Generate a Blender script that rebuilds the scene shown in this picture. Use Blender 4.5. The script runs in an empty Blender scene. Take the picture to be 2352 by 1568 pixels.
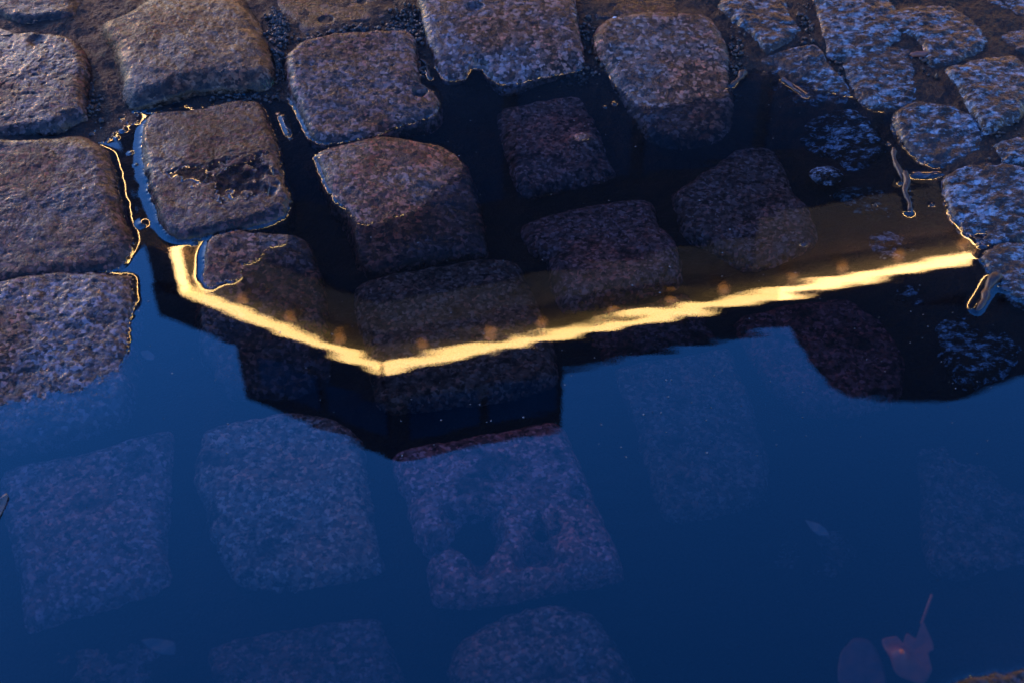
import bpy, bmesh, math, random
import numpy as np
from mathutils import Vector

random.seed(7)
RNG = np.random.default_rng(11)
scene = bpy.context.scene
COL = scene.collection

# ------------------------------------------------------------------ camera geometry (also used to turn traced outlines into ground positions)
CAM_H, PITCH = 0.97, math.radians(46.0)
FWD = np.array([0.0, math.cos(PITCH), -math.sin(PITCH)])
UPV = np.array([0.0, math.sin(PITCH), math.cos(PITCH)])


def ground(pts, z=0.0):
    """points traced on the 2352x1568 view -> world xy on the level z"""
    p = np.asarray(pts, float)
    nx = (p[..., 0] / 2352 - .5) * .72
    ny = (.5 - p[..., 1] / 1568) * .48
    d = FWD + nx[..., None] * np.array([1.0, 0, 0]) + ny[..., None] * UPV
    t = (z - CAM_H) / d[..., 2]
    return np.stack([d[..., 0] * t, d[..., 1] * t], -1)


def gp(x, y, z=0.0):
    q = ground([[x, y]], z)[0]
    return Vector((q[0], q[1], z))


# ------------------------------------------------------------------ noise
_perm = RNG.permutation(4096)
_ga = RNG.random(4096) * 2 * np.pi
_gx, _gy = np.cos(_ga), np.sin(_ga)


def perlin(x, y, seed=0):
    x = np.asarray(x, float) + seed * 37.31
    y = np.asarray(y, float) + seed * 11.77
    xi = np.floor(x).astype(np.int64); yi = np.floor(y).astype(np.int64)
    xf = x - xi; yf = y - yi
    u = xf * xf * xf * (xf * (xf * 6 - 15) + 10); v = yf * yf * yf * (yf * (yf * 6 - 15) + 10)

    def g(ix, iy, fx, fy):
        h = _perm[(_perm[ix & 4095] + iy) & 4095]
        return _gx[h] * fx + _gy[h] * fy
    a = g(xi, yi, xf, yf); b = g(xi + 1, yi, xf - 1, yf)
    c = g(xi, yi + 1, xf, yf - 1); d = g(xi + 1, yi + 1, xf - 1, yf - 1)
    return 1.5 * ((a + u * (b - a)) * (1 - v) + (c + u * (d - c)) * v)


def fbm(x, y, freq, octs=3, seed=0, gain=.5):
    s = 0; a = 1.0
    for o in range(octs):
        s = s + a * perlin(x * freq, y * freq, seed + o * 3)
        freq *= 2.03; a *= gain
    return s


# ------------------------------------------------------------------ mesh helpers
def mesh_np(name, verts, quads, ngons=(), smooth=True):
    me = bpy.data.meshes.new(name)
    verts = np.asarray(verts, np.float32); quads = np.asarray(quads, np.int32)
    nl = quads.size + sum(len(n) for n in ngons)
    me.vertices.add(len(verts)); me.vertices.foreach_set('co', verts.ravel())
    me.loops.add(nl)
    idx = np.concatenate([quads.ravel()] + [np.asarray(n, np.int32) for n in ngons]).astype(np.int32)
    me.loops.foreach_set('vertex_index', idx)
    npoly = len(quads) + len(ngons)
    me.polygons.add(npoly)
    starts = list(np.arange(len(quads)) * 4); tot = quads.size
    for n in ngons:
        starts.append(tot); tot += len(n)
    me.polygons.foreach_set('loop_start', np.asarray(starts, np.int32))
    me.polygons.foreach_set('use_smooth', np.full(npoly, smooth))
    me.update(calc_edges=True); me.validate()
    return me


def link(name, me, mat, parent=None, label=None, cat=None, group=None, kind=None, color=None):
    o = bpy.data.objects.new(name, me)
    COL.objects.link(o)
    if mat is not None and me is not None:
        me.materials.append(mat)
    if parent is not None:
        o.parent = parent
    for k, v in (('label', label), ('category', cat), ('group', group), ('kind', kind)):
        if v:
            o[k] = v
    if color is not None:
        o.color = (*color, 1)
    return o


def bm_mesh(name, bm, smooth=False):
    bmesh.ops.recalc_face_normals(bm, faces=bm.faces)
    me = bpy.data.meshes.new(name); bm.to_mesh(me); bm.free()
    if smooth:
        me.polygons.foreach_set('use_smooth', np.full(len(me.polygons), True))
    return me


def prism(bm, plan, z0, z1):
    lo = [bm.verts.new((x, y, z0)) for x, y in plan]; hi = [bm.verts.new((x, y, z1)) for x, y in plan]
    n = len(plan)
    bm.faces.new(lo[::-1]); bm.faces.new(hi)
    for i in range(n):
        bm.faces.new((lo[i], lo[(i + 1) % n], hi[(i + 1) % n], hi[i]))


def slab(bm, a, b, z0, z1, out, thick):
    """upright board along plan line a-b whose front stands `out` before it"""
    a = Vector(a); b = Vector(b); t = (b - a).normalized(); n = Vector((t.y, -t.x))
    if n.y > 0:
        n = -n
    p = [a + n * out, b + n * out, b + n * (out - thick), a + n * (out - thick)]
    prism(bm, [(q.x, q.y) for q in p], z0, z1)


# ------------------------------------------------------------------ materials
def newmat(name):
    m = bpy.data.materials.new(name); m.use_nodes = True
    nt = m.node_tree
    for n in list(nt.nodes):
        nt.nodes.remove(n)
    return m, nt


def N(nt, t, **kw):
    n = nt.nodes.new(t)
    for k, v in kw.items():
        if k.startswith('i_'):
            n.inputs[k[2:].replace('_', ' ')].default_value = v
        else:
            setattr(n, k, v)
    return n


def ramp(nt, src, stops):
    r = N(nt, 'ShaderNodeValToRGB')
    while len(r.color_ramp.elements) < len(stops):
        r.color_ramp.elements.new(.5)
    for e, (p, c) in zip(r.color_ramp.elements, stops):
        e.position = p; e.color = (c, c, c, 1) if not hasattr(c, '__len__') else (*c, 1)
    nt.links.new(src, r.inputs[0])
    return r.outputs[0]


def mix(nt, fac, a, b, mode='MIX'):
    m = N(nt, 'ShaderNodeMix', data_type='RGBA', blend_type=mode)
    for s, v in ((m.inputs[0], fac), (m.inputs[6], a), (m.inputs[7], b)):
        if hasattr(v, 'is_output'):
            nt.links.new(v, s)
        else:
            s.default_value = v if not hasattr(v, '__len__') else (*v, 1)
    return m.outputs[2]


def noise(nt, co, scale, detail=4, rough=.55):
    n = N(nt, 'ShaderNodeTexNoise'); n.inputs['Scale'].default_value = scale
    n.inputs['Detail'].default_value = detail; n.inputs['Roughness'].default_value = rough
    nt.links.new(co, n.inputs['Vector'])
    return n.outputs['Fac']


def m_op(nt, op, a, b):
    m = N(nt, 'ShaderNodeMath', operation=op)
    for s, v in zip(m.inputs, (a, b)):
        if hasattr(v, 'is_output'):
            nt.links.new(v, s)
        else:
            s.default_value = v
    return m.outputs[0]


def stone_material(name, pale, sunk=False):
    m, nt = newmat(name); L = nt.links.new
    geo = N(nt, 'ShaderNodeNewGeometry'); co = geo.outputs['Position']
    oi = N(nt, 'ShaderNodeObjectInfo')
    big = noise(nt, co, 30, 5, .6); mid = noise(nt, co, 120, 5, .7); fine = noise(nt, co, 300, 3, .65); cloud = noise(nt, co, 11, 4, .6)
    vor = N(nt, 'ShaderNodeTexVoronoi'); vor.inputs['Scale'].default_value = 300 if sunk else 235; vor.inputs['Randomness'].default_value = 1
    wob = N(nt, 'ShaderNodeVectorMath', operation='MULTIPLY_ADD'); nz = N(nt, 'ShaderNodeTexNoise'); nz.inputs['Scale'].default_value = 190
    L(co, nz.inputs['Vector']); L(nz.outputs['Color'], wob.inputs[0]); wob.inputs[1].default_value = (.006, .006, .006); L(co, wob.inputs[2])
    L(wob.outputs[0], vor.inputs['Vector'])
    grain = N(nt, 'ShaderNodeSeparateColor'); L(vor.outputs['Color'], grain.inputs[0]); g1 = grain.outputs[0]; g2 = grain.outputs[1]
    base = oi.outputs['Color']
    if not pale:
        # crystals: black mica, mid feldspar, pale quartz
        k = ramp(nt, g1, [(.0, .42), (.34, .55), (.46, .95), (.74, 1.2), (.84, 1.75), (1, 2.3)] if sunk else [(.0, .16), (.34, .30), (.46, .95), (.74, 1.25), (.84, 2.6), (1, 3.4)])
        col = mix(nt, 1.0, base, k, 'MULTIPLY')
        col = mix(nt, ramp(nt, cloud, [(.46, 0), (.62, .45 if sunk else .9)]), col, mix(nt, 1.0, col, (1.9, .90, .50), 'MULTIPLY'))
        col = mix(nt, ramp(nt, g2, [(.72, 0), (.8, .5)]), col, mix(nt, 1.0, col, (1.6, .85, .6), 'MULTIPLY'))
        col = mix(nt, ramp(nt, mid, [(.37, .92), (.46, 0)]), col, (.006, .005, .006))  # hollows of the bump are painted near black, like shade
        col = mix(nt, ramp(nt, big, [(.34, .8), (.46, 0)]), col, (.010, .008, .009))
    else:
        # pale rubbed grain standing out of dark mud caught in the hollows
        mp = N(nt, 'ShaderNodeMapping'); mp.inputs['Scale'].default_value = (.72, 1.25, 1); mp.inputs['Rotation'].default_value = (0, 0, .5); L(co, mp.inputs[0])
        n2 = noise(nt, mp.outputs[0], 105, 7, .76)
        f = ramp(nt, m_op(nt, 'ADD', n2, m_op(nt, 'MULTIPLY', m_op(nt, 'SUBTRACT', cloud, .5), .30)), [(.495, 0), (.59, 1)])
        g = mix(nt, 1.0, base, ramp(nt, g1, [(0, .35), (.5, .9), (1, 1.7)]), 'MULTIPLY')
        mud = mix(nt, mid, (.012, .008, .007), (.040, .024, .018))
        col = mix(nt, f, mud, g)
    bs = N(nt, 'ShaderNodeBsdfPrincipled')
    L(col, bs.inputs['Base Color'])
    bs.inputs['IOR'].default_value = 1.45
    bs.inputs['Specular IOR Level'].default_value = .08 if sunk else .14
    if sunk:
        bs.inputs['Roughness'].default_value = .6
    else:
        L(ramp(nt, mid, [(.35, .15), (.65, .50)]), bs.inputs['Roughness'])
        # the film of water is broken: it lies in the hollows
        L(m_op(nt, 'MULTIPLY', ramp(nt, cloud, [(.40, 1), (.60, .35)]), .85), bs.inputs['Coat Weight'])
        bs.inputs['Coat Roughness'].default_value = .09; bs.inputs['Coat IOR'].default_value = 1.36
    b1 = N(nt, 'ShaderNodeBump'); b1.inputs['Strength'].default_value = 1.0; b1.inputs['Distance'].default_value = .0050
    hgt = m_op(nt, 'ADD', mid, m_op(nt, 'MULTIPLY', fine, .35))
    hgt = m_op(nt, 'SUBTRACT', hgt, m_op(nt, 'MULTIPLY', vor.outputs['Distance'], .22))
    L(hgt, b1.inputs['Height']); L(b1.outputs[0], bs.inputs['Normal'])
    b2 = N(nt, 'ShaderNodeBump'); b2.inputs['Strength'].default_value = .5; b2.inputs['Distance'].default_value = .0022
    L(mid, b2.inputs['Height']); L(b2.outputs[0], bs.inputs['Coat Normal'])
    out = N(nt, 'ShaderNodeOutputMaterial'); L(bs.outputs[0], out.inputs[0])
    return m


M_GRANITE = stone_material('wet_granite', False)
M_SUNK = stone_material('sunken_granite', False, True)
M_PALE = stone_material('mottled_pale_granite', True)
M_PALESUNK = stone_material('sunken_pale_granite', True, True)


def mud_material():
    m, nt = newmat('wet_mud'); L = nt.links.new
    co = N(nt, 'ShaderNodeNewGeometry').outputs['Position']
    a = noise(nt, co, 25, 5); b = noise(nt, co, 260, 4, .65)
    at = N(nt, 'ShaderNodeAttribute', attribute_name='stone'); at.attribute_type = 'GEOMETRY'
    mud = mix(nt, a, (.004, .003, .003), (.016, .009, .008))
    mud = mix(nt, ramp(nt, b, [(.55, 0), (.72, .6)]), mud, (.05, .036, .032))
    stone = mix(nt, ramp(nt, b, [(.42, 0), (.60, 1)]), (.012, .010, .010), (.085, .062, .060))
    col = mix(nt, at.outputs['Fac'], mud, stone)
    bs = N(nt, 'ShaderNodeBsdfPrincipled'); L(col, bs.inputs['Base Color'])
    L(ramp(nt, a, [(.3, .32), (.7, .62)]), bs.inputs['Roughness'])
    bp = N(nt, 'ShaderNodeBump'); bs.inputs['IOR'].default_value = 1.33; bp.inputs['Strength'].default_value = 1; bp.inputs['Distance'].default_value = .004
    L(b, bp.inputs['Height']); L(bp.outputs[0], bs.inputs['Normal'])
    out = N(nt, 'ShaderNodeOutputMaterial'); L(bs.outputs[0], out.inputs[0])
    return m


M_MUD = mud_material()


def water_material():
    m, nt = newmat('puddle_water'); L = nt.links.new
    fr = N(nt, 'ShaderNodeFresnel')
    # light that leaves the water meets the same reflectance as light that enters (paths run straight, so no total reflection)
    bf = N(nt, 'ShaderNodeNewGeometry').outputs['Backfacing']
    L(m_op(nt, 'ADD', WATER_IOR, m_op(nt, 'MULTIPLY', bf, 1 / WATER_IOR - WATER_IOR)), fr.inputs['IOR'])
    tr = N(nt, 'ShaderNodeBsdfTransparent'); tr.inputs['Color'].default_value = WATER_TINT
    gl = N(nt, 'ShaderNodeBsdfGlossy'); gl.inputs['Roughness'].default_value = 0.0; gl.inputs['Color'].default_value = (1, 1, 1, 1)
    mx = N(nt, 'ShaderNodeMixShader')
    L(fr.outputs[0], mx.inputs[0]); L(tr.outputs[0], mx.inputs[1]); L(gl.outputs[0], mx.inputs[2])
    va = N(nt, 'ShaderNodeVolumeAbsorption'); va.inputs['Color'].default_value = WATER_ABS; va.inputs['Density'].default_value = WATER_DENS
    out = N(nt, 'ShaderNodeOutputMaterial'); L(mx.outputs[0], out.inputs[0]); L(va.outputs[0], out.inputs[1])
    return m


WATER_IOR = 1.62
WATER_TINT = (.64, .64, .67, 1)
WATER_ABS = (.45, .42, .50, 1)
WATER_DENS = 25.0
M_WATER = water_material()


def plain(name, col, rough=.5, spec=None, metallic=0, nscale=60, var=.35, bump=0, emit=None, estr=0):
    m, nt = newmat(name); L = nt.links.new
    co = N(nt, 'ShaderNodeNewGeometry').outputs['Position']
    f = noise(nt, co, nscale, 4)
    c = mix(nt, f, tuple(v * (1 - var) for v in col), tuple(min(1, v * (1 + var)) for v in col))
    bs = N(nt, 'ShaderNodeBsdfPrincipled'); L(c, bs.inputs['Base Color'])
    bs.inputs['Roughness'].default_value = rough; bs.inputs['Metallic'].default_value = metallic
    if bump:
        bp = N(nt, 'ShaderNodeBump'); bp.inputs['Distance'].default_value = bump; L(f, bp.inputs['Height']); L(bp.outputs[0], bs.inputs['Normal'])
    if emit:
        bs.inputs['Emission Color'].default_value = (*emit, 1); bs.inputs['Emission Strength'].default_value = estr
    out = N(nt, 'ShaderNodeOutputMaterial'); L(bs.outputs[0], out.inputs[0])
    return m


# ------------------------------------------------------------------ cobblestones: traced outlines, heights above the water level in mm
P_ = True
STONES = [
 # outline, [(x, y, mm) ...] or mm, colour, pale, rough, label
 dict(o=[(-120,-150),(150,-150),(188,-20),(172,38),(110,48),(40,52),(-20,30),(-120,10)], h=16, c=(.17,.11,.08), e=9, l='brown cobblestone cut off by the upper left corner of the paving'),
 dict(o=[(225,48),(300,20),(340,-10),(470,-40),(560,-15),(600,55),(634,150),(620,185),(520,190),(440,195),(400,208),(305,230),(275,205),(262,150),(252,105),(240,88)], h=24, c=(.19,.15,.10), e=14, w=34, dome=5, l='big domed cobblestone with a golden sheen and a pointed upper left tip'),
 dict(o=[(598,-150),(880,-150),(897,25),(893,50),(820,62),(760,78),(695,84),(660,48),(622,5)], h=10, c=(.17,.13,.10), rough=.25, e=6, pits=[(748,46,24,7),(830,5,14,4)], l='smooth flat cobblestone with one round hole in its face'),
 dict(o=[(960,-10),(985,-90),(1280,-90),(1328,60),(1342,130),(1250,152),(1172,178),(1138,168),(1110,132),(1085,128),(1062,158),(1020,162),(1000,130),(975,62)], h=[(1150,-60,25),(1150,10,24),(1000,50,21),(1300,60,20),(1150,100,16),(1150,165,2)], c=(.31,.345,.37), e=5, w=16, dome=2, rough=.8, pits=[(1090,25,26,4),(1060,5,18,3)], l='large cobblestone with a blue lower half and a notch at the puddle edge'),
 dict(o=[(1318,-100),(1540,-100),(1565,38),(1500,62),(1400,58),(1352,42)], h=10, c=(.15,.09,.07), e=7, l='reddish brown cobblestone behind the grey rounded one'),
 dict(o=[(1362,98),(1392,74),(1450,64),(1560,56),(1632,64),(1668,120),(1682,185),(1690,260),(1662,300),(1580,322),(1500,310),(1440,240),(1400,178),(1368,135)], h=[(1500,90,17),(1480,250,3),(1650,235,1),(1580,310,-13)], c=(.25,.24,.23), e=8, w=24, l='grey rounded cobblestone dipping its near edge into the puddle'),
 dict(pit=.8, o=[(-60,88),(60,78),(150,84),(190,110),(207,160),(197,240),(190,265),(120,292),(30,302),(-60,292)], h=19, c=(.18,.14,.12), e=10, pits=[(85,95,30,3)], l='pitted cobblestone below the brown corner stone'),
 dict(pit=.7, o=[(658,150),(672,130),(705,112),(770,99),(850,88),(935,84),(955,100),(962,150),(960,200),(985,195),(1010,228),(1002,258),(920,283),(830,310),(745,320),(712,303),(690,250),(668,208)], h=[(800,110,22),(800,290,6),(980,240,5)], c=(.31,.24,.215), e=7, w=16, pits=[(962,205,26,7)], l='pitted tan cobblestone with a chipped right edge at the water'),
 dict(o=[(325,302),(345,265),(470,248),(560,230),(600,238),(625,300),(650,400),(664,448),(655,480),(620,500),(500,527),(402,540),(365,500),(342,420),(327,355)], h=[(450,280,13),(550,470,10)], c=(.12,.072,.07), e=7, w=14, pool=True, l='reddish cobblestone holding small star shaped rain pools on its top'),
 dict(o=[(-90,335),(40,330),(190,320),(245,350),(270,450),(302,540),(288,575),(265,605),(130,632),(0,645),(-90,645)], h=[(100,340,22),(100,600,9)], c=(.19,.13,.11), e=10, w=26, l='wide brown cobblestone left of the water filled crack'),
 dict(o=[(-90,700),(40,655),(150,632),(250,638),(303,642),(308,690),(300,760),(292,860),(278,925),(200,960),(100,992),(0,1010),(-90,1010)], h=[(120,660,10),(120,800,5),(120,880,1.4),(280,820,2),(120,940,-1),(120,1000,-7),(280,930,-4)], c=(.19,.195,.225), rough=1.3, pit=.6, e=7, w=14, l='rough cobblestone sprinkled with glints that slides under the water'),
 dict(o=[(725,364),(760,346),(870,328),(960,334),(1035,346),(1075,380),(1100,450),(1119,540),(1100,556),(950,580),(865,602),(822,580),(800,505),(765,465),(742,415)], h=[(760,370,8),(900,350,9),(1000,440,2),(900,478,0.6),(1080,420,-4),(960,560,-8)], c=(.23,.16,.14), e=6, w=14, l='half sunken cobblestone with its dry upper face ringed by a bright water line'),
 dict(o=[(1140,262),(1200,240),(1300,224),(1350,235),(1372,290),(1402,370),(1414,396),(1330,420),(1220,442),(1182,410),(1160,350)], h=-9, c=(.22,.15,.14), e=9, rough=1.3, bumps=[(1338,328,60,11.5)], l='sunken cobblestone whose small dry hump just breaks the water'),
 dict(o=[(1197,507),(1300,470),(1450,450),(1500,458),(1512,510),(1542,540),(1557,600),(1550,640),(1400,676),(1300,692),(1270,650),(1260,592),(1215,562)], h=-11, c=(.20,.14,.14), e=9, l='sunken cobblestone with a stepped right side under the dark reflection'),
 dict(o=[(1545,440),(1602,400),(1690,338),(1760,333),(1800,370),(1822,430),(1862,490),(1877,560),(1800,596),(1730,612),(1650,580),(1572,530),(1550,482)], h=-13, c=(.20,.16,.15), e=10, l='sunken grey cobblestone with dark pocks and a slanted upper left side'),
 dict(o=[(477,590),(515,554),(650,545),(708,560),(737,640),(752,760),(755,850),(640,882),(520,876),(470,800),(457,720)], h=[(500,600,4.5),(560,590,2.5),(600,650,0.6),(690,600,-7),(600,860,-24)], c=(.22,.17,.15), rough=1.4, e=5, w=10, l='sunken cobblestone with one dry corner touching the yellow light line'),
 dict(o=[(815,657),(960,620),(1120,594),(1190,604),(1217,660),(1262,760),(1284,862),(1150,906),(900,938),(860,902),(840,800)], h=-17, c=(.20,.15,.12), e=10, l='wide sunken cobblestone crossed by the yellow light line'),
 dict(o=[(1330,720),(1440,700),(1560,675),(1600,690),(1640,760),(1660,800),(1540,815),(1380,850),(1350,800)], h=-26, c=(.17,.10,.10), e=10, l='sunken reddish cobblestone just below the middle of the light line'),
 dict(o=[(1690,735),(1830,690),(1950,680),(2005,720),(2050,752),(2082,830),(2072,900),(2000,935),(1850,930),(1760,860)], h=-19, c=(.19,.09,.09), e=9, l='sunken dark red cobblestone inside the curved roof reflection'),
 dict(o=[(1402,850),(1560,815),(1672,795),(1700,850),(1745,960),(1770,1080),(1745,1150),(1540,1195),(1500,1130),(1450,980)], h=-29, c=(.20,.16,.15), e=11, l='dim sunken cobblestone right of the reflected rooftop room'),
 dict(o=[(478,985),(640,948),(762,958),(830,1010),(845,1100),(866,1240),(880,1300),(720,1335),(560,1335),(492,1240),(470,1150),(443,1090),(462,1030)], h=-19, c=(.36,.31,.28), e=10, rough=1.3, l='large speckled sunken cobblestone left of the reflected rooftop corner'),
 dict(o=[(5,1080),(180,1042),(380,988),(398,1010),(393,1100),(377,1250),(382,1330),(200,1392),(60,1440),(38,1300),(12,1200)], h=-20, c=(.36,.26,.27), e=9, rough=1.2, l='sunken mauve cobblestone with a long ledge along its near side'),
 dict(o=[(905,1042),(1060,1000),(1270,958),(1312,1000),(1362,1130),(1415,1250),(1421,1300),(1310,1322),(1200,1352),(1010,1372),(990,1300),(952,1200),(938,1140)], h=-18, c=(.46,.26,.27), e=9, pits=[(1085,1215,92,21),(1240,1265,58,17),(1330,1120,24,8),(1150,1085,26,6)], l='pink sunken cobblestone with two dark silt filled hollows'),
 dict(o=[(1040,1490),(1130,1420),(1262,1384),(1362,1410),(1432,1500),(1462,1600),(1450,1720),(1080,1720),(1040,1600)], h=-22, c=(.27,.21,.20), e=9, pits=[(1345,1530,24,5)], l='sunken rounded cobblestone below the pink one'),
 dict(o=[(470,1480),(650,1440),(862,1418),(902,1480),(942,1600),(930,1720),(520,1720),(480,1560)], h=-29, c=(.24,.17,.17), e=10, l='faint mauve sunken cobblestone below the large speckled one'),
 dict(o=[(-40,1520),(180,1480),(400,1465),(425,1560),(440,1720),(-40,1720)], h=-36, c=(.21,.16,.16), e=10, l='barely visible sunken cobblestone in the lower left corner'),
 dict(o=[(2090,990),(2250,955),(2440,930),(2480,1150),(2460,1310),(2250,1345),(2130,1320),(2110,1150)], h=-34, c=(.17,.15,.15), e=11, l='faint pale sunken cobblestone at the right rim of the blue reflection'),
 dict(o=[(1560,1260),(1760,1240),(1960,1215),(2010,1400),(2010,1520),(1800,1570),(1620,1560),(1560,1420)], h=-46, c=(.10,.09,.09), e=11, l='deepest cobblestone, hardly visible under the drifting leaf'),
 dict(o=[(2095,1600),(2240,1548),(2352,1522),(2500,1495),(2520,1750),(2140,1750)], h=2.5, c=(.02,.05,.085), e=9, l='cobblestone breaking the surface in the lower right corner'),
 # the narrower pale setts beside the puddle
 dict(p=1,o=[(1662,10),(1700,-45),(1785,-45),(1812,30),(1837,70),(1812,88),(1760,106),(1738,80),(1692,46)], h=12, c=(.40,.42,.45), e=7, l='pale sett beside the bubbles in the wet gap'),
 dict(p=1,o=[(1872,-40),(1960,-45),(2030,0),(2056,40),(2062,86),(2000,112),(1950,117),(1908,110),(1890,50)], h=15, c=(.42,.43,.46), e=7, l='long pale sett at the upper frame edge with a mud streak'),
 dict(p=1,o=[(2046,36),(2110,20),(2172,20),(2222,45),(2264,90),(2242,116),(2182,146),(2140,142),(2112,96),(2062,66)], h=17, c=(.44,.45,.48), e=8, l='pale pointed sett with a dark shadow under its near tip'),
 dict(p=1,o=[(2232,-45),(2420,-45),(2420,52),(2312,36),(2258,8)], h=15, c=(.40,.40,.43), e=8, l='pale sett in the upper right corner'),
 dict(p=1,o=[(2300,80),(2360,66),(2440,75),(2440,140),(2365,132),(2318,112)], h=16, c=(.40,.41,.44), e=8, l='pale sett cut by the frame above the tall pointed one'),
 dict(p=1,o=[(1712,152),(1760,135),(1810,124),(1872,124),(1905,160),(1958,216),(1938,250),(1850,264),(1790,250),(1758,208)], h=[(1800,135,8),(1880,170,5),(1800,172,1.5),(1930,222,2),(1840,250,-12)], c=(.42,.46,.52), e=4, w=9, l='half sunken pale sett with a ragged water line'),
 dict(p=1,o=[(1944,126),(2010,114),(2082,125),(2102,165),(2112,200),(2168,220),(2095,241),(2060,244),(2000,236),(1970,200),(1950,160)], h=[(2030,130,12),(2040,238,4)], c=(.42,.43,.46), e=6, l='pale sett whose near edge meets the puddle shore'),
 dict(p=1,o=[(2184,162),(2250,140),(2322,134),(2362,160),(2378,200),(2360,240),(2330,266),(2270,287),(2238,246),(2214,200)], h=18, c=(.44,.45,.48), e=8, l='tall pointed pale sett between mud joints'),
 dict(p=1,o=[(2053,262),(2100,244),(2180,254),(2242,280),(2264,330),(2252,362),(2160,384),(2110,362),(2066,312)], h=[(2150,260,13),(2110,340,5),(2200,370,4)], c=(.45,.47,.52), e=6, w=10, l='pale blue sett curving along the puddle shore above the twigs'),
 dict(p=1,o=[(2288,330),(2340,316),(2430,325),(2430,390),(2352,384),(2308,362)], h=14, c=(.40,.41,.44), e=8, l='small pale sett at the frame behind the shore setts'),
 dict(p=1,o=[(2165,412),(2220,386),(2320,392),(2392,422),(2422,500),(2352,552),(2270,562),(2212,530),(2182,480)], h=[(2260,400,13),(2200,470,5),(2300,545,4)], c=(.45,.47,.53), e=6, w=10, bumps=[], pits=[(2255,525,20,4)], l='broad pale sett with a gold edged dent beside the floating bark'),
 dict(p=1,o=[(2252,588),(2300,560),(2400,570),(2440,650),(2410,705),(2350,692),(2300,662)], h=[(2330,580,7),(2330,680,2)], c=(.42,.45,.50), e=6, w=10, l='pale sett at the tip of the yellow light line'),
 dict(p=1,o=[(1790,312),(1850,270),(1950,264),(2010,310),(2038,350),(2025,382),(1960,402),(1900,372),(1830,362)], h=[(1850,290,-11),(2010,350,-3),(1900,360,-15)], c=(.36,.42,.48), e=8, l='sunken pale sett with ragged white patches above the oval pebble'),
 dict(p=1,o=[(1908,442),(1990,416),(2060,410),(2087,450),(2100,500),(2050,522),(1960,492)], h=-13, c=(.16,.22,.23), e=8, l='sunken greenish sett right of the oval pebble'),
 dict(p=1,o=[(1985,545),(2050,512),(2118,498),(2152,560),(2172,605),(2100,622),(2010,604)], h=-12, c=(.34,.38,.42), e=8, l='sunken pale sett behind the warm band of reflection'),
 dict(p=1,o=[(2040,662),(2120,620),(2200,624),(2242,660),(2180,702),(2060,722)], h=-15, c=(.28,.34,.38), e=8, l='sunken pale sett right under the end of the light line'),
 dict(p=1,o=[(2140,742),(2230,702),(2302,718),(2362,780),(2345,842),(2230,882),(2168,832)], h=-14, c=(.28,.40,.46), e=8, l='sunken sett of bright pale flecks below the floating stick'),
]

GROUND_PTS = [  # height of the joints, mm
 (100,62,9),(215,200,6),(640,135,9),(640,40,9),(480,225,1.5),(570,212,2.5),(285,262,1),(265,290,.5),(312,330,-6),(310,430,-12),(340,520,-14),(60,312,6),(200,305,4),
 (625,225,.5),(655,320,-8),(690,420,-16),(930,70,9),(960,140,4),(800,75,9),(985,175,-2),(1050,250,-14),(1150,205,-12),(1350,70,9),(1352,165,0),(1300,170,-6),(1450,62,8),
 (1690,160,1),(1640,30,5),(1700,110,3),(1850,80,9),(1900,118,7),(2000,140,8),(2040,180,6),(2130,175,10),(2170,250,9),(2060,225,4),(1960,240,-2),(2030,250,.5),
 (2280,310,9),(2400,300,10),(2310,380,7),(2230,390,3),(2150,395,1),(2040,300,-6),(2060,360,-9),(2120,450,-8),(2190,560,-8),(2235,590,-2),(2330,565,-1),(2250,690,-12),(2400,720,-6),
 (1990,470,-18),(1750,300,-22),(1500,420,-30),(1100,420,-28),(900,290,-16),(700,520,-24),(400,620,-26),(60,650,-3),(180,640,-4),(280,620,-8),(-60,650,0),(320,700,-26),(320,950,-36),(0,1030,-32),
 (780,900,-42),(1350,900,-44),(1700,650,-36),(2100,800,-32),(2350,900,-36),(1200,1400,-50),(2050,1200,-58),(900,1200,-44),(420,1200,-44),(100,1470,-48),(1000,1568,-50),(1600,1560,-60),(2330,1500,-16),(2200,1560,-24),
 (-120,1200,-34),(-120,400,6),(-120,100,9),(400,-150,10),(1200,-150,11),(2000,-150,11),(2550,0,11),(2550,400,9),(2600,800,-10),(2650,1300,-30),(1200,1800,-40),(200,1800,-36),(2300,1800,-10),
]

Q = np.array(GROUND_PTS, float)
GXY = ground(Q[:, :2]); GZ = Q[:, 2] / 1000
GZ = np.where(GZ < -.012, -.012 + (GZ + .012) * .66, GZ)
# dry ground all round, out of the frame
ring = np.array([(-1.05, y) for y in (.25, .7, 1.2, 1.8)] + [(1.05, y) for y in (.25, .7, 1.2, 1.8)] + [(x, .2) for x in (-.6, 0, .6)] + [(x, 1.85) for x in (-.6, 0, .6)] + [(-.72, .6), (-.75, 1.0), (.78, .7), (-.3, .28), (.3, .28)])
GXY = np.vstack([GXY, ring]); GZ = np.concatenate([GZ, np.full(len(ring), .012)])


def _tps(r):
    return np.where(r > 1e-9, r * r * np.log(r + 1e-12), 0)


_D = np.linalg.norm(GXY[:, None] - GXY[None], axis=-1)
_A = np.zeros((len(GXY) + 3,) * 2); _A[:-3, :-3] = _tps(_D) + np.eye(len(GXY)) * 2e-3
_A[:-3, -3] = 1; _A[:-3, -2:] = GXY; _A[-3, :-3] = 1; _A[-2:, :-3] = GXY.T
_W = np.linalg.solve(_A, np.concatenate([GZ, np.zeros(3)]))


def ground_z(x, y, fine=True):
    z = _W[-3] + _W[-2] * x + _W[-1] * y
    for i in range(len(GXY)):
        z = z + _W[i] * _tps(np.hypot(x - GXY[i, 0], y - GXY[i, 1]))
    if fine:
        z = z + .0022 * fbm(x, y, 32, 4, 5, .55) + .0007 * fbm(x, y, 300, 2, 9)
    return z


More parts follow.
